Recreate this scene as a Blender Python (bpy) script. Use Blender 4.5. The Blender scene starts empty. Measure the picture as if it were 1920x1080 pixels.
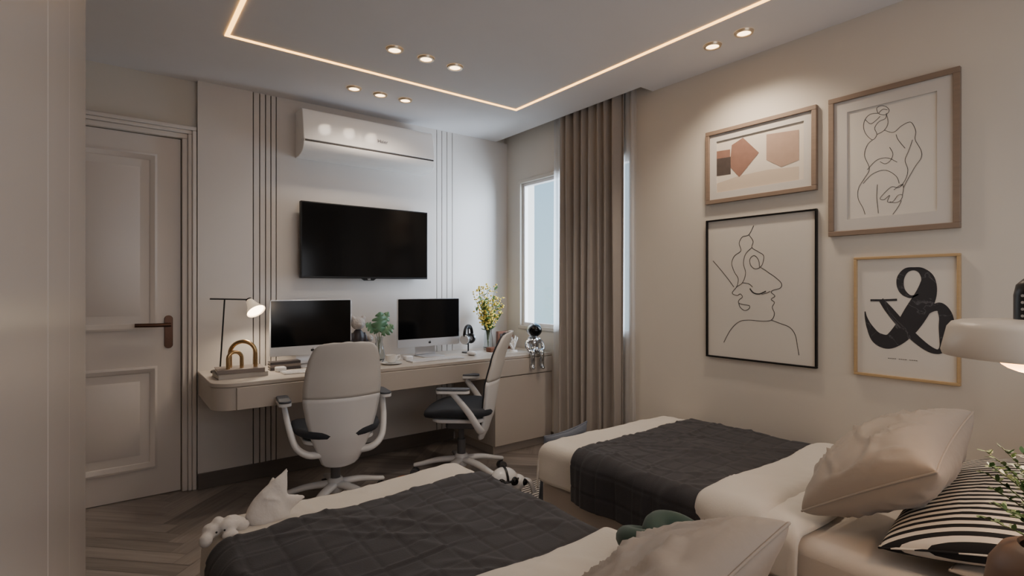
import bpy, bmesh, math, random
from mathutils import Vector, Matrix, noise
random.seed(7)
PI=math.pi
COL=bpy.context.scene.collection
cA,sA=0.7959,0.6054
CH=1.25
def atY(u,v,Y):
    o=(u-960)/990; X=Y*(sA+cA*o)/(cA-sA*o); d=sA*X+cA*Y
    return Vector((X,Y,CH+(540-v)*d/990))
def atX(u,v,X):
    o=(u-960)/990; Y=X*(cA-sA*o)/(sA+cA*o); d=sA*X+cA*Y
    return Vector((X,Y,CH+(540-v)*d/990))
def atZ(u,v,Z):
    d=(Z-CH)*990/(540-v); l=(u-960)/990*d
    return Vector((cA*l+sA*d, cA*d-sA*l, Z))
# ---------------------------------------------------------------- materials
def lin(c):
    return tuple(((x/255)/12.92 if x/255<=.04045 else ((x/255+.055)/1.055)**2.4) for x in c)
def mat(name,rgb,rough=.5,metal=0,var=.05,scale=6,bump=0,bscale=80,coat=0,trans=0,emit=None,estr=0,alpha=1,stretch=None,sheen=0,spec=None):
    m=bpy.data.materials.new(name); m.use_nodes=True; nt=m.node_tree; N=nt.nodes; L=nt.links
    b=N['Principled BSDF']; c=lin(rgb)
    tc=N.new('ShaderNodeTexCoord'); mp=N.new('ShaderNodeMapping'); L.new(tc.outputs['Object'],mp.inputs[0])
    if stretch: mp.inputs['Scale'].default_value=stretch
    nz=N.new('ShaderNodeTexNoise'); nz.inputs['Scale'].default_value=scale; nz.inputs['Detail'].default_value=3
    L.new(mp.outputs[0],nz.inputs['Vector'])
    mx=N.new('ShaderNodeMix'); mx.data_type='RGBA'
    mx.inputs[6].default_value=(*[x*(1-var) for x in c],1); mx.inputs[7].default_value=(*[min(1,x*(1+var)) for x in c],1)
    L.new(nz.outputs['Fac'],mx.inputs[0]); L.new(mx.outputs[2],b.inputs['Base Color'])
    b.inputs['Roughness'].default_value=rough; b.inputs['Metallic'].default_value=metal
    b.inputs['Coat Weight'].default_value=coat; b.inputs['Transmission Weight'].default_value=trans
    b.inputs['Sheen Weight'].default_value=sheen
    if spec is not None: b.inputs['Specular IOR Level'].default_value=spec
    b.inputs['Alpha'].default_value=alpha
    if emit: b.inputs['Emission Color'].default_value=(*lin(emit),1); b.inputs['Emission Strength'].default_value=estr
    if bump:
        n2=N.new('ShaderNodeTexNoise'); n2.inputs['Scale'].default_value=bscale; L.new(mp.outputs[0],n2.inputs['Vector'])
        bp=N.new('ShaderNodeBump'); bp.inputs['Strength'].default_value=bump; bp.inputs['Distance'].default_value=.01
        L.new(n2.outputs['Fac'],bp.inputs['Height']); L.new(bp.outputs[0],b.inputs['Normal'])
    return m
M={}
M['wall']=mat('wall_paint',(201,194,183),.75,bump=.03,bscale=200,var=.02)
M['panel']=mat('wall_panel',(207,201,195),.45,var=.02)
M['ceil']=mat('ceiling_paint',(220,217,217),.8,var=.02)
M['white']=mat('white_lacquer',(222,218,216),.35,var=.02)
M['doorw']=mat('door_paint',(208,200,193),.4,var=.02)
M['groove']=mat('groove_brown',(62,46,36),.5)
M['basebd']=mat('baseboard_wood',(94,86,80),.4,var=.2,scale=4,stretch=(1,10,10))
M['desk']=mat('desk_greige',(190,181,171),.4,var=.03)
M['wardrobe']=mat('wardrobe_lacquer',(178,167,158),.25,var=.02)
M['bronze']=mat('bronze',(90,66,54),.3,metal=.9)
M['brass']=mat('brass',(190,158,115),.22,metal=1)
M['chrome']=mat('chrome',(205,208,212),.1,metal=1,var=.02)
M['alu']=mat('aluminium',(210,210,212),.3,metal=.6,var=.02)
M['black']=mat('black_plastic',(16,16,17),.35)
M['blackmetal']=mat('black_metal',(24,23,23),.4,metal=.5)
M['screen']=mat('black_screen_glass',(7,7,8),.12,var=.1,spec=.3)
M['plastic']=mat('white_plastic',(224,224,225),.25,var=.02)
M['acw']=mat('glossy_white_casing',(240,237,233),.1,var=.01,spec=.4)
M['acdark']=mat('dark_vent_slot',(60,56,54),.6)
M['fabricgrey']=mat('dark_grey_mesh',(46,50,58),.8,bump=.3,bscale=300)
M['padgrey']=mat('grey_arm_pad',(78,82,90),.6)
M['warmgrey']=mat('pale_grey_back_mesh',(212,209,205),.45,bump=.05,bscale=300)
M['caster']=mat('grey_plastic',(90,90,92),.45)
M['curtain']=mat('taupe_curtain',(152,144,137),.85,bump=.15,bscale=300,sheen=.1)
M['bedw']=mat('ivory_bedding',(210,203,193),.85,bump=.06,bscale=120,sheen=.1)
M['sheet']=mat('cream_sheet',(208,198,186),.85,bump=.05,bscale=120)
M['throw']=mat('charcoal_throw',(44,42,46),.8,var=.12,bump=.12,bscale=200,sheen=.1)
M['bedbase']=mat('bed_upholstery',(172,161,151),.7,bump=.1,bscale=250)
M['taupe']=mat('taupe_cotton',(158,147,136),.6,bump=.1,bscale=40,sheen=.1)
M['green']=mat('dark_green_velvet',(48,68,59),.85,sheen=.15)
M['bluegrey']=mat('blue_grey_fabric',(104,110,122),.85,bump=.2,bscale=150)
M['oak']=mat('grey_brown_oak',(128,110,95),.5,var=.15,scale=6,stretch=(4,1,14))
M['oakg']=mat('honey_wood',(178,150,110),.45,var=.12,scale=6,stretch=(4,1,14))
M['matb']=mat('mat_board',(192,187,181),.8,var=.01)
M['paper']=mat('art_paper',(206,200,191),.8,var=.01,coat=.15)
M['cream']=mat('cream_paper',(205,196,183),.8,var=.02,coat=.15)
M['terra']=mat('muted_rust_ink',(132,98,84),.8,var=.15,scale=30)
M['terral']=mat('pale_rust_ink',(158,134,118),.8,var=.1,scale=30)
M['darkink']=mat('brown_black_ink',(70,60,56),.8,var=.3,scale=30)
M['peach']=mat('beige_ink',(188,173,156),.8,var=.05)
M['potbrown']=mat('brown_glazed_pot',(104,80,64),.45,var=.15)
def marble_ink():
    m=mat('charcoal_marble_ink',(40,39,43),.7,var=.2,scale=14); nt=m.node_tree; N=nt.nodes; L=nt.links; b=N['Principled BSDF']
    tc=N.new('ShaderNodeTexCoord'); nz=N.new('ShaderNodeTexNoise'); nz.inputs['Scale'].default_value=5; nz.inputs['Detail'].default_value=6; nz.inputs['Distortion'].default_value=1.2; L.new(tc.outputs['Object'],nz.inputs['Vector'])
    rp=N.new('ShaderNodeValToRGB'); e=rp.color_ramp.elements; e[0].position=.493; e[0].color=(*lin((40,39,43)),1); e[1].position=.507; e[1].color=(*lin((40,39,43)),1)
    k=e.new(.5); k.color=(*lin((84,82,86)),1); L.new(nz.outputs['Fac'],rp.inputs[0]); L.new(rp.outputs[0],b.inputs['Base Color']); return m
M['marble']=marble_ink()
M['ink']=mat('black_ink',(34,32,34),.7,var=.3,scale=14)
M['plush']=mat('white_plush',(212,206,200),.9,bump=.2,bscale=60,sheen=.3)
M['orange']=mat('orange_plush',(170,104,64),.95,bump=.3,bscale=120)
M['leaf']=mat('leaf_green',(78,110,58),.45,var=.3,scale=20)
M['leafd']=mat('fresh_leaf_green',(92,130,96),.4,var=.25,scale=20)
M['stem']=mat('stem_green',(90,100,56),.6)
M['yellow']=mat('yellow_petals',(214,186,74),.6,var=.2,scale=40)
M['glass']=mat('clear_glass',(235,240,240),.03,trans=1,var=0)
M['coral']=mat('white_coral',(224,220,214),.8,bump=.4,bscale=80)
M['brownbox']=mat('brown_leather',(110,66,44),.5,var=.2)
M['bookd']=mat('dark_book_cloth',(66,61,62),.6)
M['bookl']=mat('pale_book_cover',(168,162,155),.5)
M['bookm']=mat('taupe_book_cover',(128,118,112),.5)
M['pages']=mat('book_pages',(222,216,206),.8,var=.08,scale=2,stretch=(1,1,400))
M['bluetoy']=mat('blue_vinyl',(40,72,124),.4)
M['toydark']=mat('dark_vinyl',(50,44,46),.4)
M['toyhead']=mat('fluffy_beige_grey',(176,170,166),.95,bump=.6,bscale=140)
M['ceramic']=mat('white_ceramic',(230,228,224),.15,var=.01)
M['led']=mat('warm_led_strip',(255,210,130),.5,var=0,emit=(255,190,100),estr=5.4)
M['lens']=mat('downlight_lens',(255,236,205),.5,var=0,emit=(255,216,165),estr=7.5)
M['bulb']=mat('lamp_glow',(255,240,215),.5,var=0,emit=(255,226,185),estr=12)
M['bulbw']=mat('warm_lamp_glow',(255,215,165),.5,var=0,emit=(255,178,100),estr=9)
M['shade']=mat('cream_shade_enamel',(218,208,194),.35,var=.01)
M['lampwhite']=mat('ivory_lamp_enamel',(228,220,208),.4,var=.01,emit=(255,226,190),estr=.4)
M['ringm']=mat('pale_brass_ring',(214,194,165),.3,metal=.6)
M['logo']=mat('grey_logo_print',(90,84,88),.5)
def stripes():
    m=bpy.data.materials.new('black_white_stripes'); m.use_nodes=True; nt=m.node_tree; N=nt.nodes; L=nt.links; b=N['Principled BSDF']
    tc=N.new('ShaderNodeTexCoord'); sp=N.new('ShaderNodeSeparateXYZ'); L.new(tc.outputs['Object'],sp.inputs[0])
    yy=N.new('ShaderNodeMath'); yy.operation='MULTIPLY'; L.new(sp.outputs['Y'],yy.inputs[0]); L.new(sp.outputs['Y'],yy.inputs[1])
    ad=N.new('ShaderNodeMath'); ad.operation='MULTIPLY_ADD'; ad.inputs[1].default_value=.8; L.new(yy.outputs[0],ad.inputs[0]); L.new(sp.outputs['X'],ad.inputs[2])
    mu=N.new('ShaderNodeMath'); mu.operation='MULTIPLY'; mu.inputs[1].default_value=2*PI/.0235; L.new(ad.outputs[0],mu.inputs[0])
    si=N.new('ShaderNodeMath'); si.operation='SINE'; L.new(mu.outputs[0],si.inputs[0])
    gt=N.new('ShaderNodeMath'); gt.operation='GREATER_THAN'; gt.inputs[1].default_value=.0; L.new(si.outputs[0],gt.inputs[0])
    mx=N.new('ShaderNodeMix'); mx.data_type='RGBA'; mx.inputs[6].default_value=(*lin((212,204,192)),1); mx.inputs[7].default_value=(*lin((20,19,21)),1)
    L.new(gt.outputs[0],mx.inputs[0]); L.new(mx.outputs[2],b.inputs['Base Color']); b.inputs['Roughness'].default_value=.85
    return m
M['stripe']=stripes()
def floor_mat():
    m=bpy.data.materials.new('herringbone_wood'); m.use_nodes=True; nt=m.node_tree; N=nt.nodes; L=nt.links; b=N['Principled BSDF']
    uv=N.new('ShaderNodeUVMap'); uv.uv_map='UVMap'; mp=N.new('ShaderNodeMapping'); mp.inputs['Scale'].default_value=(2.5,38,1); L.new(uv.outputs[0],mp.inputs[0])
    nz=N.new('ShaderNodeTexNoise'); nz.inputs['Scale'].default_value=1; nz.inputs['Detail'].default_value=5; nz.inputs['Distortion'].default_value=.6; L.new(mp.outputs[0],nz.inputs['Vector'])
    at=N.new('ShaderNodeAttribute'); at.attribute_name='tone'
    ad=N.new('ShaderNodeMath'); ad.operation='MULTIPLY_ADD'; ad.inputs[1].default_value=.6; L.new(nz.outputs['Fac'],ad.inputs[0])
    m2=N.new('ShaderNodeMath'); m2.operation='MULTIPLY_ADD'; m2.inputs[1].default_value=.34; m2.inputs[2].default_value=.08; L.new(at.outputs['Fac'],m2.inputs[0]); L.new(m2.outputs[0],ad.inputs[2])
    rp=N.new('ShaderNodeValToRGB'); rp.color_ramp.elements[0].position=.15; rp.color_ramp.elements[0].color=(*lin((92,85,80)),1)
    rp.color_ramp.elements[1].position=.85; rp.color_ramp.elements[1].color=(*lin((170,161,154)),1); L.new(ad.outputs[0],rp.inputs[0])
    L.new(rp.outputs[0],b.inputs['Base Color']); b.inputs['Roughness'].default_value=.33
    bp=N.new('ShaderNodeBump'); bp.inputs['Strength'].default_value=.1; L.new(nz.outputs['Fac'],bp.inputs['Height']); L.new(bp.outputs[0],b.inputs['Normal'])
    return m
M['floor']=floor_mat()
def sheer_mat():
    m=bpy.data.materials.new('sheer_voile'); m.use_nodes=True; nt=m.node_tree; N=nt.nodes; L=nt.links
    for n in list(N):
        if n.type!='OUTPUT_MATERIAL': N.remove(n)
    out=[n for n in N if n.type=='OUTPUT_MATERIAL'][0]
    d=N.new('ShaderNodeBsdfDiffuse'); d.inputs[0].default_value=(.78,.76,.75,1); t=N.new('ShaderNodeBsdfTransparent'); tl=N.new('ShaderNodeBsdfTranslucent'); tl.inputs[0].default_value=(.82,.81,.81,1)
    a=N.new('ShaderNodeMixShader'); a.inputs[0].default_value=.55; L.new(d.outputs[0],a.inputs[1]); L.new(tl.outputs[0],a.inputs[2])
    c=N.new('ShaderNodeMixShader'); c.inputs[0].default_value=.68; L.new(t.outputs[0],c.inputs[1]); L.new(a.outputs[0],c.inputs[2]); L.new(c.outputs[0],out.inputs[0])
    return m
M['sheer']=sheer_mat()
# ---------------------------------------------------------------- geometry helpers
def B(): return bmesh.new()
def box(bm,x0,x1,y0,y1,z0,z1):
    v=[bm.verts.new(p) for p in ((x0,y0,z0),(x1,y0,z0),(x1,y1,z0),(x0,y1,z0),(x0,y0,z1),(x1,y0,z1),(x1,y1,z1),(x0,y1,z1))]
    for f in ((0,3,2,1),(4,5,6,7),(0,1,5,4),(1,2,6,5),(2,3,7,6),(3,0,4,7)): bm.faces.new([v[i] for i in f])
    return bm
def tube(bm,pts,r,seg=10,closed=False,ref=None,flat=1.0,caps=True):
    pts=[Vector(p) for p in pts]; n=len(pts)
    if not isinstance(r,(list,tuple)): r=[r]*n
    T=[]
    for i in range(n):
        a=pts[(i-1)%n] if (closed or i>0) else pts[i]; b=pts[(i+1)%n] if (closed or i<n-1) else pts[i]
        T.append((b-a).normalized())
    nr=Vector(ref) if ref else (Vector((0,0,1)) if abs(T[0].z)<.9 else Vector((1,0,0)))
    rings=[]
    for i in range(n):
        nr=(nr-T[i]*nr.dot(T[i])).normalized(); bn=T[i].cross(nr)
        rings.append([bm.verts.new(pts[i]+(nr*math.cos(2*PI*k/seg)*flat+bn*math.sin(2*PI*k/seg))*r[i]) for k in range(seg)])
    for i in range(n if closed else n-1):
        a=rings[i]; b=rings[(i+1)%n]
        for k in range(seg): bm.faces.new((a[k],a[(k+1)%seg],b[(k+1)%seg],b[k]))
    if caps and not closed:
        bm.faces.new(rings[0][::-1]); bm.faces.new(rings[-1])
    return bm
def cyl(bm,p0,p1,r0,r1=None,seg=20): return tube(bm,[p0,p1],[r0,r0 if r1 is None else r1],seg)
def lathe(bm,prof,c=(0,0,0),seg=32):
    rings=[]
    for r,z in prof:
        if r<1e-6: rings.append([bm.verts.new((c[0],c[1],c[2]+z))])
        else: rings.append([bm.verts.new((c[0]+r*math.cos(2*PI*k/seg),c[1]+r*math.sin(2*PI*k/seg),c[2]+z)) for k in range(seg)])
    for a,b in zip(rings,rings[1:]):
        for k in range(seg):
            k2=(k+1)%seg
            if len(a)==1 and len(b)==1: continue
            if len(a)==1: bm.faces.new((a[0],b[k2],b[k]))
            elif len(b)==1: bm.faces.new((a[k],a[k2],b[0]))
            else: bm.faces.new((a[k],a[k2],b[k2],b[k]))
    return bm
def ell(bm,c,r,rot=None,seg=20):
    if not isinstance(r,(list,tuple)): r=(r,r,r)
    mt=Matrix.Translation(Vector(c))
    if rot is not None: mt=mt@rot.to_4x4()
    mt=mt@Matrix.Diagonal((*r,1)); bmesh.ops.create_uvsphere(bm,u_segments=seg,v_segments=max(6,seg//2+2),radius=1,matrix=mt); return bm
def prism(bm,pts,a0,a1,ax='z'):
    def P(p,a): return {'z':(p[0],p[1],a),'x':(a,p[0],p[1]),'y':(p[0],a,p[1])}[ax]
    lo=[bm.verts.new(P(p,a0)) for p in pts]; hi=[bm.verts.new(P(p,a1)) for p in pts]; n=len(pts)
    bm.faces.new(lo[::-1]); bm.faces.new(hi)
    for i in range(n): bm.faces.new((lo[i],lo[(i+1)%n],hi[(i+1)%n],hi[i]))
    return bm
def rrect(x0,x1,y0,y1,r,n=6):
    pts=[]
    for cx,cy,a in ((x1-r,y1-r,0),(x0+r,y1-r,90),(x0+r,y0+r,180),(x1-r,y0+r,270)):
        for k in range(n+1):
            t=math.radians(a+90*k/n); pts.append((cx+r*math.cos(t),cy+r*math.sin(t)))
    return pts
def cat(pts,n=6):
    P=[tuple(p) for p in pts]; out=[]; d=len(P[0])
    for i in range(len(P)-1):
        p0=P[max(i-1,0)];p1=P[i];p2=P[i+1];p3=P[min(i+2,len(P)-1)]
        for k in range(n):
            t=k/n; out.append(tuple(.5*((2*p1[j])+(-p0[j]+p2[j])*t+(2*p0[j]-5*p1[j]+4*p2[j]-p3[j])*t*t+(-p0[j]+3*p1[j]-3*p2[j]+p3[j])*t**3) for j in range(d)))
    out.append(P[-1]); return out
def root_of(o):
    while o.parent: o=o.parent
    return o
def obj(name,bm,m,parent=None,bevel=0,seg=2,world=False,kind=None,label=None,sharp=35,sub=0,solid=0,remesh=0,recenter=True,bm_normals=True):
    if bm_normals: bmesh.ops.recalc_face_normals(bm,faces=bm.faces)
    if parent is not None and world: bm.transform(root_of(parent).matrix_basis.inverted())
    loc=None
    if parent is None and kind is None and recenter and len(bm.verts):
        xs=[v.co.x for v in bm.verts]; ys=[v.co.y for v in bm.verts]; zs=[v.co.z for v in bm.verts]
        loc=Vector(((min(xs)+max(xs))/2,(min(ys)+max(ys))/2,min(zs))); bm.transform(Matrix.Translation(-loc))
    me=bpy.data.meshes.new(name); bm.to_mesh(me); bm.free()
    me.polygons.foreach_set('use_smooth',[True]*len(me.polygons))
    if sharp: me.set_sharp_from_angle(angle=math.radians(sharp))
    me.materials.append(M[m] if isinstance(m,str) else m)
    o=bpy.data.objects.new(name,me); COL.objects.link(o)
    if loc: o.location=loc
    if parent is not None: o.parent=parent
    if kind: o['kind']=kind
    if label: o['label']=label
    if remesh:
        md=o.modifiers.new('remesh','REMESH'); md.mode='VOXEL'; md.voxel_size=remesh; md.use_smooth_shade=True
        ms=o.modifiers.new('smooth','SMOOTH'); ms.iterations=6; ms.factor=.5
    if bevel:
        md=o.modifiers.new('bevel','BEVEL'); md.width=bevel; md.segments=seg; md.limit_method='ANGLE'; md.angle_limit=math.radians(40)
    if solid:
        md=o.modifiers.new('solid','SOLIDIFY'); md.thickness=solid; md.offset=-1
    if sub:
        md=o.modifiers.new('sub','SUBSURF'); md.levels=sub; md.render_levels=sub
    return o
def thing(name,label,cat_,loc=(0,0,0),rotz=0,group=None,kind=None):
    o=bpy.data.objects.new(name,None); COL.objects.link(o); o.location=loc; o.rotation_euler=(0,0,rotz); o.empty_display_size=.05
    o['label']=label; o['category']=cat_
    if group: o['group']=group
    if kind: o['kind']=kind
    return o
def tag(o,label,cat_,group=None,kind=None):
    o['label']=label; o['category']=cat_
    if group: o['group']=group
    if kind: o['kind']=kind
    return o
def copy_tree(o,parent=None):
    c=o.copy(); COL.objects.link(c)
    if parent is not None: c.parent=parent
    for ch in list(o.children): copy_tree(ch,c)
    return c
def text_part(name,body,size,m,parent,mtx,ext=.0006):
    cu=bpy.data.curves.new('txt','FONT'); cu.body=body; cu.size=size; cu.extrude=ext; cu.align_x='CENTER'; cu.align_y='CENTER'
    t=bpy.data.objects.new('txt',cu); COL.objects.link(t)
    dg=bpy.context.evaluated_depsgraph_get(); me=bpy.data.meshes.new_from_object(t.evaluated_get(dg))
    bpy.data.objects.remove(t); me.materials.clear(); me.materials.append(M[m])
    o=bpy.data.objects.new(name,me); COL.objects.link(o); me.transform(mtx); o.parent=parent; return o
# ---------------------------------------------------------------- room shell
XL,XR,YB,YT,YD,H=-.72,2.82,-.9,3.78,3.82,2.535
# floor: herringbone planks in one mesh
bm=B(); Wp=.09; n=6; uvl=bm.loops.layers.uv.new('UVMap'); tone=bm.faces.layers.float.new('tone')
rot=Matrix.Rotation(math.radians(45),2)
for i in range(-70,71):
    for j in range(-9,10):
        bx=i+j*n; by=i-j*n
        for (x0,x1,y0,y1,hz) in ((bx,bx+n,by,by+1,1),(bx-1,bx,by,by+n,0)):
            c=rot@Vector(((x0+x1)/2*Wp,(y0+y1)/2*Wp)); cx,cy=c.x+1.05,c.y+1.5
            if not(XL-.5<cx<XR+.5 and YB-.5<cy<YD+.5): continue
            g=.014; q=[]
            for (px,py) in ((x0+g,y0+g),(x1-g,y0+g),(x1-g,y1-g),(x0+g,y1-g)):
                p=rot@Vector((px*Wp,py*Wp)); q.append(bm.verts.new((p.x+1.05,p.y+1.5,0)))
            f=bm.faces.new(q); f[tone]=random.random(); ou=random.random()*50
            for l,(a,b_) in zip(f.loops,((0,0),(1,0),(1,1),(0,1))):
                l[uvl].uv=((a*n*Wp+ou, b_*Wp+ou) if hz else (b_*n*Wp+ou,a*Wp+ou))
for co,no in (((XL,0,0),(-1,0,0)),((XR,0,0),(1,0,0)),((0,YB,0),(0,-1,0)),((0,YD+.09,0),(0,1,0))):
    bmesh.ops.bisect_plane(bm,geom=bm.verts[:]+bm.edges[:]+bm.faces[:],plane_co=co,plane_no=no,clear_outer=True)
bmesh.ops.recalc_face_normals(bm,faces=bm.faces)
for f in bm.faces:
    if f.normal.z<0: f.normal_flip()
bz=[bm.verts.new(p) for p in ((XL,YB,-.003),(XR,YB,-.003),(XR,YD+.09,-.003),(XL,YD+.09,-.003))]; bm.faces.new(bz)
box(bm,XL,XR,YB,YD+.1,-.1,-.006)
obj('floor',bm,'floor',kind='structure',sharp=0,bm_normals=False)
# ceiling with curtain pocket
bm=B(); PY=2.19; PX=2.70
box(bm,XL,XR,YB,PY,H,H+.25); box(bm,XL,PX,PY,YD+.1,H,H+.25); box(bm,PX,XR+.15,PY,YD+.1,H+.17,H+.25)
obj('ceiling',bm,'ceil',kind='structure')
bm=B(); box(bm,XL-.1,XL,YB,YD+.1,0,H+.25); obj('wall_left',bm,'wall',kind='structure')
bm=B(); box(bm,XL-.1,XR+.15,YB-.1,YB,0,H+.25); obj('wall_front',bm,'wall',kind='structure')
# right wall with window opening
WY0,WY1,WZ0,WZ1=2.38,3.58,.93,2.15
bm=B(); t=.15
box(bm,XR,XR+t,YB,WY0,0,H+.25); box(bm,XR,XR+t,WY1,YD+.1,0,H+.25); box(bm,XR,XR+t,WY0,WY1,0,WZ0); box(bm,XR,XR+t,WY0,WY1,WZ1,H+.25)
obj('wall_right',bm,'wall',kind='structure')
# back wall (door side) with door opening; added slab behind it blocks outside light
DX0,DX1,DZ=-.47,.35,2.17
bm=B(); box(bm,XL,DX0,YD,YD+.1,0,H+.25); box(bm,DX0,DX1,YD,YD+.1,DZ,H+.25); box(bm,DX1,XR,YD,YD+.1,0,H+.25); box(bm,XL,DX1+.1,YD+.1,YD+.14,-.1,H+.25); obj('wall_back',bm,'wall',kind='structure')
# tv wall panelling with vertical grooves
gx=[atY(u,500,YT).x for u in (475,487,498,508,518,819,828.5,838,848)]
xs=[.43]+gx+[XR]; bm=B(); g=.0032
for k in range(len(xs)-1):
    a=xs[k]+(g if k else 0); b_=xs[k+1]-(g if k<len(xs)-2 else 0); box(bm,a,b_,YT,YD-.012,0,H)
obj('trim_1',bm,'panel',kind='structure')
bm=B(); box(bm,.44,XR-.01,YD-.011,YD-.001,.0,H); obj('trim_2',bm,'groove',kind='structure')
bm=B(); box(bm,.43,2.262,YT-.012,YT,0,.1); obj('baseboard_back',bm,'basebd',kind='structure',bevel=.003)
bm=B(); box(bm,XR-.012,XR,YB,3.18,0,.1); obj('baseboard_right',bm,'basebd',kind='structure',bevel=.003)
bm=B(); box(bm,XL,DX0-.08,YD-.012,YD,0,.1); obj('baseboard_door_side',bm,'basebd',kind='structure',bevel=.003)
# window
w=bpy.data.objects.new('window_1',None); COL.objects.link(w); w['kind']='structure'; w['label']='white framed window with blue sky beyond the taupe curtain'; w['category']='window'
def ringX(bm,y0,y1,z0,z1,wd,x0,x1):
    box(bm,x0,x1,y0,y1,z0,z0+wd); box(bm,x0,x1,y0,y1,z1-wd,z1); box(bm,x0,x1,y0,y0+wd,z0+wd,z1-wd); box(bm,x0,x1,y1-wd,y1,z0+wd,z1-wd); return bm
bm=B(); ringX(bm,WY0,WY1,WZ0,WZ1,.025,XR+.02,XR+.06); box(bm,XR+.025,XR+.055,2.93,2.965,WZ0+.025,WZ1-.025); obj('window_frame',bm,'white',w,bevel=.004)
bm=B(); ringX(bm,WY0-.03,WY1+.03,WZ0-.03,WZ1+.03,.03,XR-.010,XR); obj('window_casing',bm,'wall',w,bevel=.004)
bm=B(); box(bm,XR+.038,XR+.042,WY0+.02,WY1-.02,WZ0+.02,WZ1-.02)
gm=bpy.data.materials.new('window_glass'); gm.use_nodes=True; N=gm.node_tree.nodes; Lk=gm.node_tree.links; N.remove(N['Principled BSDF'])
tr=N.new('ShaderNodeBsdfTransparent'); gl=N.new('ShaderNodeBsdfGlossy'); gl.inputs['Roughness'].default_value=.02; ms=N.new('ShaderNodeMixShader'); ms.inputs[0].default_value=.05
Lk.new(tr.outputs[0],ms.inputs[1]); Lk.new(gl.outputs[0],ms.inputs[2]); Lk.new(ms.outputs[0],[n_ for n_ in N if n_.type=='OUTPUT_MATERIAL'][0].inputs[0])
obj('glass_pane',bm,gm,w)
# door
d=bpy.data.objects.new('door_1',None); COL.objects.link(d); d['kind']='structure'; d['label']='white panelled interior door with bronze lever handle'; d['category']='door'
SY=YD+.015
bm=B(); box(bm,DX0+.004,DX1-.004,SY,SY+.04,.004,DZ-.004); obj('door_leaf',bm,'doorw',d)
bm=B()
for (a,b_,z0,z1) in ((DX0+.13,.225,1.0,2.055),(DX0+.13,.225,.17,.78)):
    pr=[(0,0),(.0,-.012),(.012,-.018),(.024,-.012),(.034,-.006),(.04,0)]
    P=[]
    for (o,yy) in pr: P.append([bm.verts.new((x,SY+yy,z)) for x,z in ((a+o,z0+o),(b_-o,z0+o),(b_-o,z1-o),(a+o,z1-o))])
    for r1,r2 in zip(P,P[1:]):
        for k in range(4): bm.faces.new((r1[k],r1[(k+1)%4],r2[(k+1)%4],r2[k]))
    Q=[[bm.verts.new((x,SY+yy,z)) for x,z in ((a+o,z0+o),(b_-o,z0+o),(b_-o,z1-o),(a+o,z1-o))] for o,yy in ((.085,0),(.1,-.008))]
    for k in range(4): bm.faces.new((Q[0][k],Q[0][(k+1)%4],Q[1][(k+1)%4],Q[1][k]))
    bm.faces.new(Q[1])
obj('door_moulding',bm,'doorw',d,sharp=50)
bm=B()
def casing(bm,y0,y1,ins,wd):
    box(bm,DX1+ins,DX1+ins+wd,y0,y1,0,DZ+ins); box(bm,DX0-ins-wd,DX0-ins,y0,y1,0,DZ+ins); box(bm,DX0-ins-wd,DX1+ins+wd,y0,y1,DZ+ins,DZ+ins+wd)
casing(bm,YD-.018,YD,0,.03); casing(bm,YD-.03,YD,.03,.022); casing(bm,YD-.038,YD,.052,.024)
obj('door_casing',bm,'doorw',d,bevel=.005)
hp=atY(316,622,SY)
bm=B(); prism(bm,rrect(hp.x-.022,hp.x+.022,hp.z-.1,hp.z+.1,.021),SY-.008,SY,'y'); hb=obj('door_handle',bm,'bronze',d,bevel=.002)
bm=B(); tube(bm,cat([(hp.x,SY-.008,hp.z+.045),(hp.x,SY-.05,hp.z+.045)],2),.011,12); tube(bm,cat([(hp.x+.008,SY-.05,hp.z+.045),(hp.x-.07,SY-.052,hp.z+.045),(hp.x-.17,SY-.048,hp.z+.047)],6),.0115,12)
tube(bm,[(hp.x,SY-.008,hp.z-.05),(hp.x,SY-.013,hp.z-.05)],.012,16)
obj('lever',bm,'bronze',hb)
# wardrobe on the left
t=thing('wardrobe','tall plain greige wardrobe at the left edge beside the panelled door','wardrobe',(-.38,.4,0))
bm=B(); box(bm,XL+.01,-.072,-.5,1.72,0,H-.002); obj('body',bm,'wardrobe',t,world=True,bevel=.003)
for (a,b_) in ((-.5,.03),(.034,.703),(.709,1.053),(1.056,1.72)):
    bm=B(); box(bm,-.062,-.05,a,b_,.03,H-.01); obj('door',bm,'wardrobe',t,world=True,bevel=.0015)
bm=B(); box(bm,-.072,-.063,-.5,1.718,.03,H-.01); obj('shadow_gap',bm,'bronze',t,world=True)
# strip light
bm=B(); sx0,sx1,sy1,sy0,wd=.462,2.337,3.022,.35,.02
for (a,b_,c_,d_) in ((sx0,sx1,sy1-wd,sy1),(sx0,sx1,sy0,sy0+wd),(sx0,sx0+wd,sy0+wd,sy1-wd),(sx1-wd,sx1,sy0+wd,sy1-wd)): box(bm,a,b_,c_,d_,H-.004,H-.0005)
tag(obj('led_strip_light',bm,'led'),'warm glowing rectangular strip of light set in the ceiling','strip light')
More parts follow.
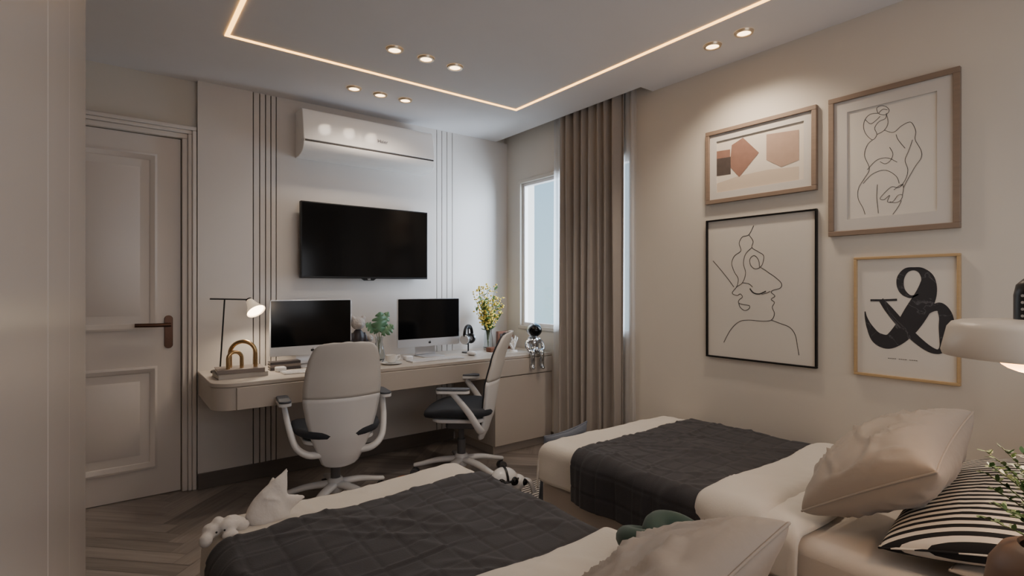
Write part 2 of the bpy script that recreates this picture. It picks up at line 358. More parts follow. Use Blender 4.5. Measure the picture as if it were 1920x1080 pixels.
# downlights
dl=[((740,92),'leftmost of the front row of three ceiling downlights'),((799,109),'middle of the front row of three ceiling downlights'),((853,125),'rightmost of the front row of three ceiling downlights'),
((664,165),'leftmost of the three ceiling downlights above the air conditioner'),((713,177),'middle of the three ceiling downlights above the air conditioner'),((760,187),'rightmost of the three ceiling downlights above the air conditioner'),
((1336,85),'left of two ceiling downlights near the picture wall'),((1395,60),'right of two ceiling downlights near the picture wall')]
def mk_dl():
    t=thing('recessed_downlight','','light')
    bm=B(); lathe(bm,[(.030,-.001),(.033,-.010),(.043,-.010),(.047,-.001)],seg=32); obj('trim_ring',bm,'ringm',t)
    bm=B(); lathe(bm,[(0,-.006),(.032,-.006),(.032,-.001)],seg=32); obj('lens',bm,'lens',t); return t
d0=mk_dl()
def spot(p,e,ang,col,blend=.8,rad=.04,rx=0,ry=0):
    l=bpy.data.lights.new('downlight_beam','SPOT'); l.energy=e; l.spot_size=math.radians(ang); l.spot_blend=blend; l.shadow_soft_size=rad; l.color=col
    o=bpy.data.objects.new('downlight_beam',l); COL.objects.link(o); o.location=p; o.rotation_euler=(rx,ry,0); return o
for k,((u,v),lb) in enumerate(dl):
    p=atZ(u,v,H); o=d0 if k==0 else copy_tree(d0); o.location=(p.x,p.y,H); o['label']=lb; o['group']='recessed ceiling downlights'
    s_=spot((p.x,p.y,H-.03),7 if k<6 else 22,130,(1,.86,.72) if k<6 else (1,.82,.64)); s_.data.specular_factor=.25
# ---------------------------------------------------------------- air conditioner
t=thing('air_conditioner','white split air conditioner mounted high on the wall above the television','air conditioner',(1.49,YT,2.14))
x0,x1=1.005,1.975
prof=cat([(3.775,2.448),(3.67,2.45),(3.622,2.442),(3.600,2.415),(3.584,2.325),(3.568,2.228)],4)
low=cat([(3.568,2.216),(3.575,2.19),(3.60,2.16),(3.66,2.142),(3.775,2.14)],4)
bm=B(); prism(bm,[(y+.006,z-.002) for y,z in prof]+[(y+.006,z) for y,z in low],x0+.004,x1-.004,'x'); obj('body',bm,'acw',t,world=True,bevel=.004)
bm=B(); box(bm,x0+.01,x1-.01,3.5725,3.60,2.214,2.229); obj('vent_gap',bm,'acdark',t,world=True)
bm=B(); prism(bm,prof+[(3.63,2.228)],x0,x1,'x'); obj('front_panel',bm,'acw',t,world=True,bevel=.005,seg=3)
bm=B(); prism(bm,low[:-3]+[(3.64,2.214)],x0,x1,'x'); obj('louver',bm,'acw',t,world=True,bevel=.003)
text_part('logo','Haier',.035,'logo',t,Matrix.Translation(Vector((.065,-.2055,.158)))@Matrix.Rotation(PI/2-.165,4,'X'))
# ---------------------------------------------------------------- television
t=thing('television','black flat television mounted on the panelled wall above the desk','television',(1.5,YT,1.32))
tx0,tx1,tz0,tz1=1.022,1.982,1.318,1.842
bm=B(); box(bm,tx0,tx1,3.70,3.735,tz0,tz1); box(bm,1.25,1.75,3.735,YT,1.42,1.74); obj('casing',bm,'black',t,world=True,bevel=.004)
bm=B(); box(bm,tx0+.009,tx1-.009,3.6975,3.70,tz0+.014,tz1-.009); obj('screen',bm,'screen',t,world=True)
bm=B(); prism(bm,[(1.45,1.318),(1.47,1.304),(1.54,1.304),(1.56,1.318)],3.702,3.72,'y'); obj('sensor_bump',bm,'blackmetal',t,world=True,bevel=.002)
text_part('logo','LG',.017,'plastic',t,Matrix.Translation(Vector((.005,-.0795,-.006)))@Matrix.Rotation(PI/2,4,'X'))
# ---------------------------------------------------------------- desk and cabinet
DZT,DZB,DF=.735,.585,3.18
def desk_outline(x0,x1,y0,y1,r,n=10):
    pts=[(x1,y0),(x1,y1),(x0,y1)]
    for k in range(n+1):
        a=math.radians(180+90*k/n); pts.append((x0+r+r*math.cos(a),y0+r+r*math.sin(a)))
    return pts
t=thing('floating_desk','long wall mounted greige desk with rounded left end under the television','desk',(1.6,3.48,DZB))
bm=B(); prism(bm,desk_outline(.43,XR,DF,YT,.11),DZT-.022,DZT); obj('desktop',bm,'desk',t,world=True,bevel=.003)
bm=B(); prism(bm,desk_outline(.434,XR,DF+.006,YT,.11),DZB,DZT-.024); obj('apron',bm,'desk',t,world=True,bevel=.003)
for a,b_ in ((.545,1.335),(1.34,2.258),(2.262,XR)):
    bm=B(); box(bm,a,b_-.002,DF-.008,DF+.006,DZB+.003,DZT-.026); obj('drawer_front',bm,'desk',t,world=True,bevel=.002)
t=thing('base_cabinet','low greige cabinet standing on the floor under the right end of the desk','cabinet',(2.54,3.48,0))
bm=B(); box(bm,2.262,XR-.001,DF+.02,YT-.001,.07,DZB-.002); box(bm,2.28,XR-.001,DF+.05,YT-.001,0,.07); obj('body',bm,'desk',t,world=True,bevel=.002)
bm=B(); box(bm,2.262,XR-.001,DF-.002,DF+.018,.075,DZB-.004); obj('door',bm,'desk',t,world=True,bevel=.002)
# ---------------------------------------------------------------- office chairs
def grid_surf(bm,fn,us,vs):
    V=[[bm.verts.new(fn(u,v)) for u in us] for v in vs]
    for j in range(len(vs)-1):
        for i in range(len(us)-1): bm.faces.new((V[j][i],V[j][i+1],V[j+1][i+1],V[j+1][i]))
    return bm
def interp(tab,z):
    if z<=tab[0][0]: return tab[0][1]
    for (a,b_),(c_,d_) in zip(tab,tab[1:]):
        if z<=c_:
            q=(z-a)/(c_-a); q=q*q*(3-2*q)*.35+q*.65; return b_+(d_-b_)*q
    return tab[-1][1]
WT=[(.265,.05),(.272,.08),(.29,.1),(.36,.128),(.46,.165),(.56,.19),(.64,.204),(.72,.206),(.80,.198),(.87,.186),(.925,.168),(.95,.146),(.962,.118),(.968,.07)]
YTb=[(.265,-.15),(.34,-.185),(.45,-.22),(.62,-.248),(.8,-.29),(.968,-.345)]
def backfn(off,shr=1):
    def f(s,z):
        hw=interp(WT,z)*shr; y=interp(YTb,z)+.06*(s*s)*(hw/.2)+off
        return (s*hw,y,z)
    return f
def make_chair(label):
    t=thing('office_chair',label,'chair',group='white office chairs at the desk')
    S=[-1+2*k/16 for k in range(17)]
    zlo=sorted([.265,.268,.272,.28]+[.29+.373*k/16 for k in range(17)]); zhi=sorted(set([.664+.281*k/16 for k in range(17)]+[.95,.955,.962,.968]))
    obj('back_shell',grid_surf(B(),backfn(0),S,zlo),'plastic',t,solid=.016,sharp=0)
    obj('back_panel',grid_surf(B(),backfn(.0002,.9998),S,zhi),'warmgrey',t,solid=.014,sharp=0)
    zc=[.44+.505*k/20 for k in range(21)]
    obj('back_cushion',grid_surf(B(),backfn(.018,.92),S,zc),'fabricgrey',t,solid=.012,sharp=0)
    bm=B(); rings=[]
    for (k,z) in ((.0,.43),(.86,.43),(.97,.44),(1,.455),(.98,.475),(.9,.485),(.5,.488),(0,.485)):
        if k==0: rings.append([bm.verts.new((0,.0,z))]); continue
        R=[]
        for q in range(32):
            a=2*PI*q/32; ca,sa_=math.cos(a),math.sin(a); e=.62
            x=math.copysign(abs(ca)**e,ca)*.235*k*(1-.08*(sa_>0)*sa_); y=math.copysign(abs(sa_)**e,sa_)*.225*k+.01
            R.append(bm.verts.new((x,y,z+ .02*(x/.235)**2-.02*max(0,y-.1)/.12)))
        rings.append(R)
    for a,b_ in zip(rings,rings[1:]):
        for q in range(32):
            q2=(q+1)%32
            if len(a)==1: bm.faces.new((a[0],b_[q],b_[q2]))
            elif len(b_)==1: bm.faces.new((a[q],a[q2],b_[0]))
            else: bm.faces.new((a[q],a[q2],b_[q2],b_[q]))
    obj('seat',bm,'fabricgrey',t,sharp=0)
    bm=B(); prism(bm,rrect(-.19,.19,-.17,.17,.08),.405,.428); obj('seat_pan',bm,'plastic',t,bevel=.006)
    bm=B(); prism(bm,rrect(-.06,.06,-.14,.1,.04),.335,.404); obj('tilt_mechanism',bm,'caster',t,bevel=.008)
    for s in (-1,1):
        bm=B(); tube(bm,cat([(s*.10,-.13,.345),(s*.17,-.145,.355),(s*.228,-.13,.40),(s*.256,-.08,.49),(s*.270,-.01,.58),(s*.274,.025,.618)],6),
            [.021-.008*min(1,k/30) for k in range(31)],12,ref=(0,1,0),flat=1.35); prism(bm,rrect(s*.274-.033,s*.274+.033,-.09,.115,.031),.612,.628); a=obj('armrest',bm,'plastic',t,sharp=40)
        bm=B(); prism(bm,rrect(s*.274-.032,s*.274+.032,-.09,.115,.030),.6285,.641); obj('arm_pad',bm,'padgrey',a,bevel=.005,seg=3)
    bm=B(); cyl(bm,(0,0,.13),(0,0,.26),.027); cyl(bm,(0,0,.26),(0,0,.34),.018); obj('gas_column',bm,'caster',t)
    bm=B(); lathe(bm,[(0,.165),(.035,.165),(.045,.15),(.048,.10),(.04,.085),(0,.085)],seg=24); hub=obj('base_hub',bm,'plastic',t)
    for k in range(5):
        a=2*PI*k/5+.3; ca,sa_=math.cos(a),math.sin(a)
        bm=B(); tube(bm,cat([(ca*.02,sa_*.02,.13),(ca*.15,sa_*.15,.118),(ca*.26,sa_*.26,.09),(ca*.315,sa_*.315,.078)],5),[.033-.013*q/15 for q in range(16)],10,ref=(0,0,1),flat=.62)
        obj('leg',bm,'plastic',t,sharp=0)
        bm=B(); cx,cy=ca*.31,sa_*.31; px,py=-sa_,ca
        for q in (-1,1): cyl(bm,(cx+px*.008*q,cy+py*.008*q,.03),(cx+px*.026*q,cy+py*.026*q,.03),.029,.027,20)
        cyl(bm,(cx,cy,.03),(cx,cy,.075),.009)
        obj('caster',bm,'caster',t)
    return t
ch1=make_chair('white office chair seen from behind in front of the left monitor'); ch1.location=(1.03,3.03,0); ch1.rotation_euler=(0,0,math.radians(-8))
ch2=copy_tree(ch1); ch2['label']='white office chair turned sideways in front of the right monitor'; ch2.location=(1.84,2.97,0); ch2.rotation_euler=(0,0,math.radians(50))
# ---------------------------------------------------------------- computers
def make_computer(label,loc):
    t=thing('desktop_computer',label,'computer',loc,0,'slim all in one computers on the desk')
    bm=B(); prism(bm,rrect(-.264,.264,.075,.437,.012,4),0,.012,'y'); ell(bm,(0,.022,.26),(.2,.016,.13)); obj('display_body',bm,'alu',t,bevel=.002)
    bm=B(); prism(bm,rrect(-.258,.258,.135,.432,.004,3),-.0015,.001,'y'); obj('screen',bm,'screen',t)
    bm=B(); prism(bm,rrect(-.262,.262,.078,.133,.008,4),-.0012,.001,'y'); c=obj('chin',bm,'alu',t)
    bm=B(); ell(bm,(-.0045,-.0015,.103),(.0065,.001,.0085)); ell(bm,(.0045,-.0015,.103),(.0065,.001,.0085)); ell(bm,(.003,-.0015,.1155),(.002,.001,.0045),Matrix.Rotation(.6,3,'Y')); obj('logo',bm,'black',c)
    bm=B(); tube(bm,cat([(0,.03,.2),(0,.06,.16),(0,.075,.08),(0,.07,.02),(0,.05,.006),(0,-.06,.004)],4),.085,4,ref=(0,1,0),flat=.05); obj('stand',bm,'alu',t,sharp=40)
    bm=B(); prism(bm,rrect(-.09,.09,-.08,.09,.01,4),0,.006); obj('foot',bm,'alu',t,bevel=.002)
    return t
c1=make_computer('silver desktop computer with black screen behind the left office chair',(1.07,3.60,DZT))
c2=copy_tree(c1); c2.location=(1.93,3.57,DZT); c2['label']='silver desktop computer with black screen behind the sideways office chair'
def make_keyboard():
    t=thing('keyboard','','keyboard',group='thin white keyboards')
    bm=B(); prism(bm,rrect(-.21,.21,-.057,.057,.008,4),0,.008); obj('tray',bm,'alu',t,bevel=.002)
    bm=B()
    for r in range(5):
        for k in range(14): box(bm,-.203+k*.029,-.203+k*.029+.025,-.05+r*.0205,-.05+r*.0205+.0165,.008,.0105)
    obj('keys',bm,'plastic',t); return t
k1=make_keyboard(); k1.location=(1.03,3.36,DZT); k1['label']='thin white keyboard in front of the left computer'
k2=copy_tree(k1); k2.location=(1.86,3.35,DZT); k2['label']='thin white keyboard in front of the right computer'
bm=B(); ell(bm,(2.2,3.40,DZT+.018),(.03,.055,.018)); 
tag(obj('computer_mouse',bm,'plastic'),'white computer mouse to the right of the right keyboard','mouse')
def puck(p,lb):
    bm=B(); prism(bm,rrect(p[0]-.03,p[0]+.03,p[1]-.03,p[1]+.03,.012,5),DZT,DZT+.03); tag(obj('earphone_case',bm,'plastic',bevel=.008,seg=3),lb,'case',group='small white cases beside the computers')
puck((.835,3.455),'small white case beside the left computer and stacked books'); puck((1.70,3.47),'small white case at left foot of the right computer')
# ---------------------------------------------------------------- books
def book(x0,x1,y0,y1,z,h,m,label,rz=0,group=None):
    cx,cy=(x0+x1)/2,(y0+y1)/2; t=thing('book',label,'book',(cx,cy,z),rz,group); a,b_=(x1-x0)/2,(y1-y0)/2
    bm=B(); box(bm,-a,a,-b_,b_,0,.003); box(bm,-a,a,-b_,b_,h-.003,h); box(bm,-a,a,-b_,-b_+.003,.003,h-.003); obj('cover',bm,m,t,bevel=.0008)
    bm=B(); box(bm,-a+.004,a-.004,-b_+.004,b_-.004,.0032,h-.0032); obj('pages',bm,'pages',t)
book(.475,.735,3.335,3.525,DZT,.026,'bookl','pale book at the bottom of the pile under the brass arches',.05,'books under the brass arches')
book(.48,.725,3.34,3.52,DZT+.0265,.024,'bookm','taupe book on top of the pile under the brass arches',-.05,'books under the brass arches')
for k,(mm,lb) in enumerate((('bookd','bottom'),('bookm','middle'),('bookd','topmost'))):
    book(.79,.972,3.51+.004*k,3.585,DZT+.0175*k,.017,mm,lb+' thin dark book in the stack beneath the left computer screen',0.02*(k-1),'thin books under the left screen')
# brass arches
t=thing('arch_sculpture','brass sculpture of two nested arches on the pale books','sculpture',(.60,3.43,DZT+.051),math.radians(-18))
def arch(bm,cx,cy,w_,h_,r,rz=0):
    pts=[(-w_/2,0,0),(-w_/2,0,h_-w_/2)]+[(-w_/2*math.cos(PI*k/14),0,h_-w_/2+w_/2*math.sin(PI*k/14)) for k in range(1,14)]+[(w_/2,0,h_-w_/2),(w_/2,0,0)]
    c_,s_=math.cos(rz),math.sin(rz); return tube(bm,[(cx+p[0]*c_,cy+p[0]*s_,p[2]) for p in pts],r,14,ref=(0,1,0))
obj('outer_arch',arch(B(),.02,0,.135,.15,.0115),'brass',t); obj('inner_arch',arch(B(),-.015,-.045,.075,.095,.0105,.5),'brass',t)
# black desk lamp
t=thing('desk_lamp','slim black desk lamp with lit white head at the left end of the desk','lamp',(.545,3.66,DZT))
bm=B(); lathe(bm,[(0,0),(.06,0),(.062,.006),(.058,.012),(0,.012)]); obj('base',bm,'blackmetal',t)
bm=B(); tube(bm,[(-.01,0,.01),(.015,0,.442)],.0045,10); obj('pole',bm,'blackmetal',t)
bm=B(); tube(bm,[(-.065,.0,.449),(.15,-.01,.442)],.0045,10); obj('arm',bm,'blackmetal',t)
ax=Vector((.30,-.62,-.72)).normalized(); q=Vector((0,0,-1)).rotation_difference(ax).to_matrix().to_4x4()
SP=(.15,-.01,.44)
bm=B(); lathe(bm,[(0,0),(.016,0),(.021,-.01),(.032,-.05),(.058,-.098),(.056,-.098),(.029,-.05),(.018,-.012),(0,-.01)]); bm.transform(Matrix.Translation(SP)@q); s_=obj('lamp_shade',bm,'lampwhite',t)
bm=B(); cyl(bm,(0,0,.004),(0,0,-.02),.0185); bm.transform(Matrix.Translation(SP)@q); obj('socket',bm,'blackmetal',s_)
bm=B(); ell(bm,(0,0,-.088),(.049,.049,.018)); bm.transform(Matrix.Translation(SP)@q); obj('bulb',bm,'bulb',s_)
l=bpy.data.lights.new('desk_lamp_light','SPOT'); l.energy=4.5; l.color=(1,.84,.66); l.spot_size=2.4; l.spot_blend=.6; l.shadow_soft_size=.03
o=bpy.data.objects.new('desk_lamp_light',l); COL.objects.link(o); o.matrix_world=Matrix.Translation(Vector((.545,3.66,DZT))+Vector(SP)+ax*.13)
# toy figures
t=thing('toy_bear','fluffy headed toy bear figure between left screen and leafy vase','toy',(1.39,3.62,DZT))
bm=B(); ell(bm,(0,0,.265),(.05,.045,.045)); ell(bm,(-.038,0,.303),.018); ell(bm,(.038,0,.303),.018); ell(bm,(0,-.04,.255),(.022,.016,.016)); obj('head',bm,'toyhead',t,remesh=.005)
bm=B(); ell(bm,(0,0,.165),(.042,.034,.065)); 
for s in (-1,1): tube(bm,[(s*.022,0,.12),(s*.024,-.002,.01)],[.022,.021],12); tube(bm,[(s*.04,0,.2),(s*.062,-.01,.12)],[.015,.016],12)
obj('body',bm,'toydark',t,remesh=.005)
t=thing('toy_figure','small blue toy figure standing behind the leafy vase','toy',(1.475,3.62,DZT))
bm=B(); ell(bm,(0,0,.1),(.02,.017,.03)); 
for s in (-1,1): tube(bm,[(s*.01,0,.08),(s*.012,0,.01)],.011,10); tube(bm,[(s*.02,0,.12),(s*.026,-.008,.075)],.008,10)
obj('body',bm,'bluetoy',t,remesh=.004)
bm=B(); ell(bm,(0,0,.155),(.025,.024,.026)); ell(bm,(0,-.02,.15),(.012,.01,.009)); obj('head',bm,'toyhead',t)
# glass vase with split leaves
def leaf_poly(bm,base,tip,width,nrm,lobes=4,mtx=None):
    base=Vector(base); tip=Vector(tip); ax_=(tip-base); Ln=ax_.length; ax_.normalize(); sd=ax_.cross(Vector(nrm)).normalized(); nn=sd.cross(ax_)
    K=lobes*6; mid=[bm.verts.new(base+ax_*Ln*k/K) for k in range(K+1)]
    for s in (-1,1):
        ed=[]
        for k in range(K+1):
            t_=k/K; w_=width*math.sin(PI*min(1,t_*.93+.05))**.7*(1-.25*t_)
            if lobes>1: w_*= (.32 if (k%6==0) else .8 if k%6 in (1,5) else 1) if 0<k<K else 1
            ed.append(bm.verts.new(base+ax_*Ln*(t_-.0)+ax_*(.1*Ln*(1-t_))*(-1 if t_<.3 else .4)+sd*s*w_+nn*(-.12*w_)))
        for k in range(K):
            f=(mid[k],mid[k+1],ed[k+1],ed[k]); bm.faces.new(f if s>0 else f[::-1])
t=thing('leafy_vase','glass vase holding split green tropical leaves between the two computers','vase',(1.495,3.50,DZT))
bm=B(); lathe(bm,[(0,.0),(.028,.0),(.038,.02),(.04,.055),(.031,.1),(.022,.14),(.028,.175),(.026,.175),(.02,.14),(.029,.1),(.037,.055),(.035,.022),(0,.008)]); obj('vase',bm,'glass',t)
bm=B(); Ls=[((.0,-.01,.215),(-.015,-.05,.35),.072,(.1,-1,.2)),((-.02,0,.215),(-.105,-.02,.27),.046,(0,-1,.5)),((.02,0,.20),(.105,-.01,.25),.05,(0,-1,.5)),((0,.01,.23),(.08,.02,.345),.046,(-.3,-1,.2))]
for a,b_,w_,nn in Ls: leaf_poly(bm,a,b_,w_,nn)
obj('leaves',bm,'leafd',t,solid=.001,sharp=0,bm_normals=False)
bm=B()
for a,b_,w_,nn in Ls: tube(bm,cat([(0,0,.02),(a[0]*.3,a[1]*.3,.12),a],5),.002,6)
obj('stems',bm,'stem',t)
# cup and saucer
t=thing('coffee_cup','white cup on the saucer in front of the leafy vase','cup',(1.515,3.34,DZT+.012))
bm=B(); lathe(bm,[(0,0),(.022,0),(.034,.012),(.04,.03),(.041,.05),(.038,.05),(.037,.03),(.03,.014),(0,.008)]); obj('bowl',bm,'ceramic',t)
bm=B(); tube(bm,cat([(.038,0,.042),(.06,0,.044),(.064,0,.028),(.05,0,.014),(.036,0,.015)],5),.004,8,ref=(0,1,0)); obj('handle',bm,'ceramic',t)
bm=B(); lathe(bm,[(0,0),(.035,0),(.07,.009),(.07,.012),(.035,.006),(0,.006)],(1.515,3.34,DZT)); tag(obj('saucer',bm,'ceramic'),'white saucer under the cup on the desk','saucer')
# headphones on stand
t=thing('headphone_stand','black headphone stand on the desk right of the right computer','stand',(2.27,3.56,DZT))
bm=B(); lathe(bm,[(0,0),(.05,0),(.052,.008),(0,.01)]); obj('base',bm,'black',t)
bm=B(); tube(bm,[(0,0,.008),(0,0,.2)],.006,10); tube(bm,[(-.02,0,.2),(.02,0,.2)],.012,10); obj('post',bm,'black',t)
t=thing('headphones','dark over ear headphones hanging on the black stand','headphones',(2.27,3.56,DZT+.06),math.radians(35))
bm=B(); tube(bm,[(-.078*math.cos(PI*k/16),0,.075+.083*math.sin(PI*k/16)) for k in range(17)],.009,10,ref=(0,1,0),flat=1.5); obj('headband',bm,'blackmetal',t)
for s in (-1,1):
    bm=B(); cyl(bm,(s*.085,0,.05),(s*.06,0,.05),.038,.036,24); e=obj('ear_cup',bm,'alu',t,bevel=.004)
    bm=B(); tube(bm,[(s*.052+.03*0,.028*math.cos(2*PI*k/20),.05+.03*math.sin(2*PI*k/20)) for k in range(20)],.012,8,closed=True); obj('ear_pad',bm,'black',e)
# yellow flowers vase
t=thing('flower_vase','vase of small yellow flowers on the desk near the window','vase',(2.49,3.60,DZT))
bm=B(); lathe(bm,[(0,0),(.035,0),(.042,.03),(.038,.1),(.028,.15),(.034,.18),(.031,.18),(.025,.15),(.035,.1),(.038,.03),(0,.008)]); obj('vase',bm,'glass',t)
bs=B(); bf=B(); bl=B(); rnd=random.Random(3)
for k in range(34):
    a=rnd.uniform(0,2*PI); rr=rnd.uniform(.04,.18); h=rnd.uniform(.36,.59)-rr*.4
    tip=Vector((rr*math.cos(a),rr*.75*math.sin(a)*.9,h)); pts=cat([(0,0,.02),(tip.x*.15,tip.y*.15,.17),(tip.x*.6,tip.y*.6,h*.72),tuple(tip)],5); tube(bs,pts,.0018,5)
    for q in range(11):
        p=Vector(pts[-1-rnd.randrange(0,8)])+Vector((rnd.uniform(-.022,.022),rnd.uniform(-.02,.02),rnd.uniform(-.02,.02)))
        r_=rnd.uniform(.006,.011); ell(bf,p,(r_,r_,r_*.7),seg=6)
    for q in range(4):
        p=Vector(pts[rnd.randrange(5,14)]); dr=Vector((rnd.uniform(-1,1),rnd.uniform(-1,1),rnd.uniform(.1,1))).normalized(); leaf_poly(bl,p,p+dr*.045,.011,(0,-.5,1) if abs(dr.z)<.9 else (1,0,0),1)
obj('stems',bs,'stem',t); obj('blossoms',bf,'yellow',t,sharp=0); obj('leaves',bl,'leaf',t,sharp=0,bm_normals=False)
# boxes, frame, coral by the window
t=thing('photo_frame','small brown leather box frame standing behind the white coral','photo frame',(2.66,3.60,DZT),math.radians(-8))
bm=B(); box(bm,-.075,.075,-.02,.02,0,.15); obj('casing',bm,'brownbox',t,bevel=.005)
bm=B(); box(bm,-.055,.055,-.022,-.019,.025,.13); obj('inset',bm,'darkink',t)
t=thing('coral_ornament','small white branching coral ornament on the desk corner','ornament',(2.60,3.40,DZT))
bm=B(); rnd=random.Random(5)
for k in range(16):
    a=2*PI*k/16*1.9; rr=rnd.uniform(.02,.06); h=rnd.uniform(.06,.13); p=[(0,0,.015),(rr*.4*math.cos(a),rr*.3*math.sin(a),h*.5),(rr*math.cos(a),rr*.6*math.sin(a),h)]
    tube(bm,cat(p,4),[.008-.0004*q for q in range(9)],7)
    tube(bm,[p[1],(p[1][0]+.02*math.sin(a),p[1][1],h*.85)],[.006,.004],6)
obj('branches',bm,'coral',t,remesh=.003)
bm=B(); lathe(bm,[(0,0),(.035,0),(.03,.012),(0,.016)]); obj('base',bm,'coral',t)
bm=B(); box(bm,2.42,2.5,3.46,3.53,DZT,DZT+.035); tag(obj('trinket_box',bm,'brownbox',bevel=.004),'little brown box in front of the flower vase','box')
# astronaut ornament
ap=Vector((2.655,3.20,DZT))
t=thing('astronaut_ornament','chrome astronaut ornament sitting on the desk edge with dangling legs','ornament',ap,math.radians(-20))
bm=B(); ell(bm,(0,0.006,.185),(.060,.058,.058)); obj('helmet',bm,'chrome',t,sharp=0)
bm=B(); ell(bm,(0,-.018,.183),(.054,.050,.049)); obj('visor',bm,'screen',t,sharp=0)
bm=B(); ell(bm,(0,.005,.08),(.042,.035,.055)); ell(bm,(0,0,.03),(.042,.038,.03))
for s in (-1,1):
    tube(bm,cat([(s*.03,.0,.115),(s*.062,.0,.085),(s*.066,-.022,.045),(s*.05,-.045,.02)],5),[.016]*15+[.014],12); ell(bm,(s*.05,-.05,.016),.016)
    tube(bm,cat([(s*.022,0,.024),(s*.034,-.05,.024),(s*.038,-.066,.0),(s*.038,-.062,-.06),(s*.038,-.062,-.09)],5),[.02]*20+[.018],12); ell(bm,(s*.04,-.075,-.1),(.019,.03,.015))
obj('body',bm,'chrome',t,remesh=.004)
bm=B(); box(bm,-.035,.035,.035,.065,.05,.13); obj('backpack',bm,'chrome',t,bevel=.01,seg=3)
# ---------------------------------------------------------------- curtains
def curtain(name,xc,amp,y0,y1,folds,zt,zb,m,seed):
    bm=B(); ny=folds*14; nz=26
    def f(i,j):
        s=i/ny; t_=j/nz; z=zt+(zb-zt)*t_
        a=s*folds*2*PI
        x=xc+amp*math.sin(a+.5*math.sin(a*.37+seed))*(.75+.25*math.sin(a*.21+2*t_))+amp*.15*math.sin(a*2.1+t_*3)
        y=y0+(y1-y0)*s+ .012*math.sin(a*.5+t_*2.5)*t_
        return (x,y,z)
    grid_surf(bm,lambda i,j:f(i,j),list(range(ny+1)),list(range(nz+1)))
    return obj(name,bm,m,sharp=0,solid=.002 if m!='sheer' else 0)
tag(curtain('curtain',2.745,.03,2.385,3.0,8,2.69,.015,'curtain',1),'long pleated taupe curtain hanging in front of the window','curtain')
tag(curtain('sheer_curtain',2.794,.009,2.30,3.12,16,2.69,.02,'sheer',4),'thin white sheer curtain hanging behind the taupe curtain','curtain')
bm=B(); box(bm,2.725,2.805,2.2,3.77,2.69,2.705); tag(obj('curtain_rail',bm,'white'),'white curtain rail inside the ceiling pocket above the window','curtain rail')
# ---------------------------------------------------------------- pictures
XW=XR-.001
def picture(y0,y1,z0,z1,fw,fm,label,matw=0,dep=.024):
    t=thing('framed_picture',label,'picture',(XR,(y0+y1)/2,z0),0,'framed pictures on the right wall')
    bm=B(); ringX(bm,y0,y1,z0,z1,fw,XW-dep,XW); obj('frame',bm,fm,t,world=True,bevel=.002)
    if matw:
        bm=B(); ringX(bm,y0+fw,y1-fw,z0+fw,z1-fw,matw,XW-dep*.55,XW-.001); obj('mat_board',bm,'matb',t,world=True)
    return t
def art_line(bm,pts,X,r=.0017,n=6,smooth=True):
    P=cat(pts,n) if smooth else pts
    tube(bm,[atX(u,v,X) for u,v in P],r,6,ref=(1,0,0),flat=.35)
def blob(bm,pts,X):
    vs=[bm.verts.new(atX(u,v,X)) for u,v in pts]; f=bm.faces.new(vs)
# 1 geometric
t=picture(1.175,1.79,1.74,2.165,.024,'oak','grey brown framed picture of muted rust geometric shapes, upper left on the wall',.04)
Xp=XW-.006
bm=B(); box(bm,Xp,XW,1.238,1.727,1.803,2.102); obj('print',bm,'cream',t,world=True)
bm=B(); blob(bm,[(1342,345),(1385,330),(1440,318),(1498,312),(1498,345),(1342,362)],Xp-.0006); obj('printed_shape',bm,'peach',t,world=True)
bm=B(); blob(bm,[(1393,258),(1423,286),(1386,332),(1368,312),(1372,272)],Xp-.0012); obj('printed_shape',bm,'terra',t,world=True)
bm=B(); blob(bm,[(1343,298),(1370,294),(1370,326),(1343,330)],Xp-.0015); obj('printed_shape',bm,'darkink',t,world=True)
bm=B(); blob(bm,[(1343,284),(1369,280),(1369,294),(1343,298)],Xp-.0018); obj('printed_shape',bm,'terra',t,world=True)
bm=B(); blob(bm,[(1437,252),(1498,243),(1498,300),(1465,313),(1437,300)],Xp-.0012); obj('printed_shape',bm,'terral',t,world=True)
# 2 woman line
t=picture(.616,1.12,1.50,2.17,.024,'oak','large grey brown framed line drawing of a woman seen from behind, upper right',.055)
bm=B(); box(bm,Xp,XW,.69,1.045,1.575,2.095); obj('print',bm,'paper',t,world=True)
bm=B(); X_=Xp-.0008
for pts in ([(1646,212),(1644,203),(1652,198),(1663,201),(1667,208),(1660,215),(1648,213),(1655,205),(1664,206)],
 [(1648,212),(1632,214),(1622,224),(1619,238),(1624,252),(1636,262),(1644,252),(1640,240),(1648,228),(1660,222),(1662,212)],
 [(1662,214),(1665,230),(1658,244),(1644,252)],[(1622,224),(1632,232),(1642,226),(1650,218)],
 [(1658,244),(1675,248),(1690,236),(1704,229),(1711,232),(1717,246),(1716,262),(1727,282),(1727,296),(1716,312),(1702,336),(1694,352)],
 [(1636,262),(1626,272),(1621,292),(1630,316),(1621,334),(1610,352),(1609,372),(1618,390),(1622,402)],
 [(1711,262),(1704,282),(1697,300),(1702,318),(1698,336),(1688,350)],
 [(1668,276),(1674,288),(1670,300),(1660,307),(1650,303)],
 [(1680,252),(1684,262),(1697,278)],[(1626,318),(1644,300),(1664,296),(1682,304)],
 [(1618,344),(1636,326),(1660,319),(1680,330),(1686,344)],
 [(1694,345),(1684,352),(1672,350),(1660,360),(1650,372),(1658,374),(1668,366),(1664,378),(1674,378),(1684,366),(1692,366),(1688,376),(1678,380),(1668,378)],
 [(1676,356),(1690,346),(1694,352),(1692,366)],[(1645,346),(1644,370),(1647,400)],[(1690,376),(1684,388),(1674,402)]):
    art_line(bm,pts,X_,.0011)
obj('line_drawing',bm,'ink',t,world=True,sharp=0)
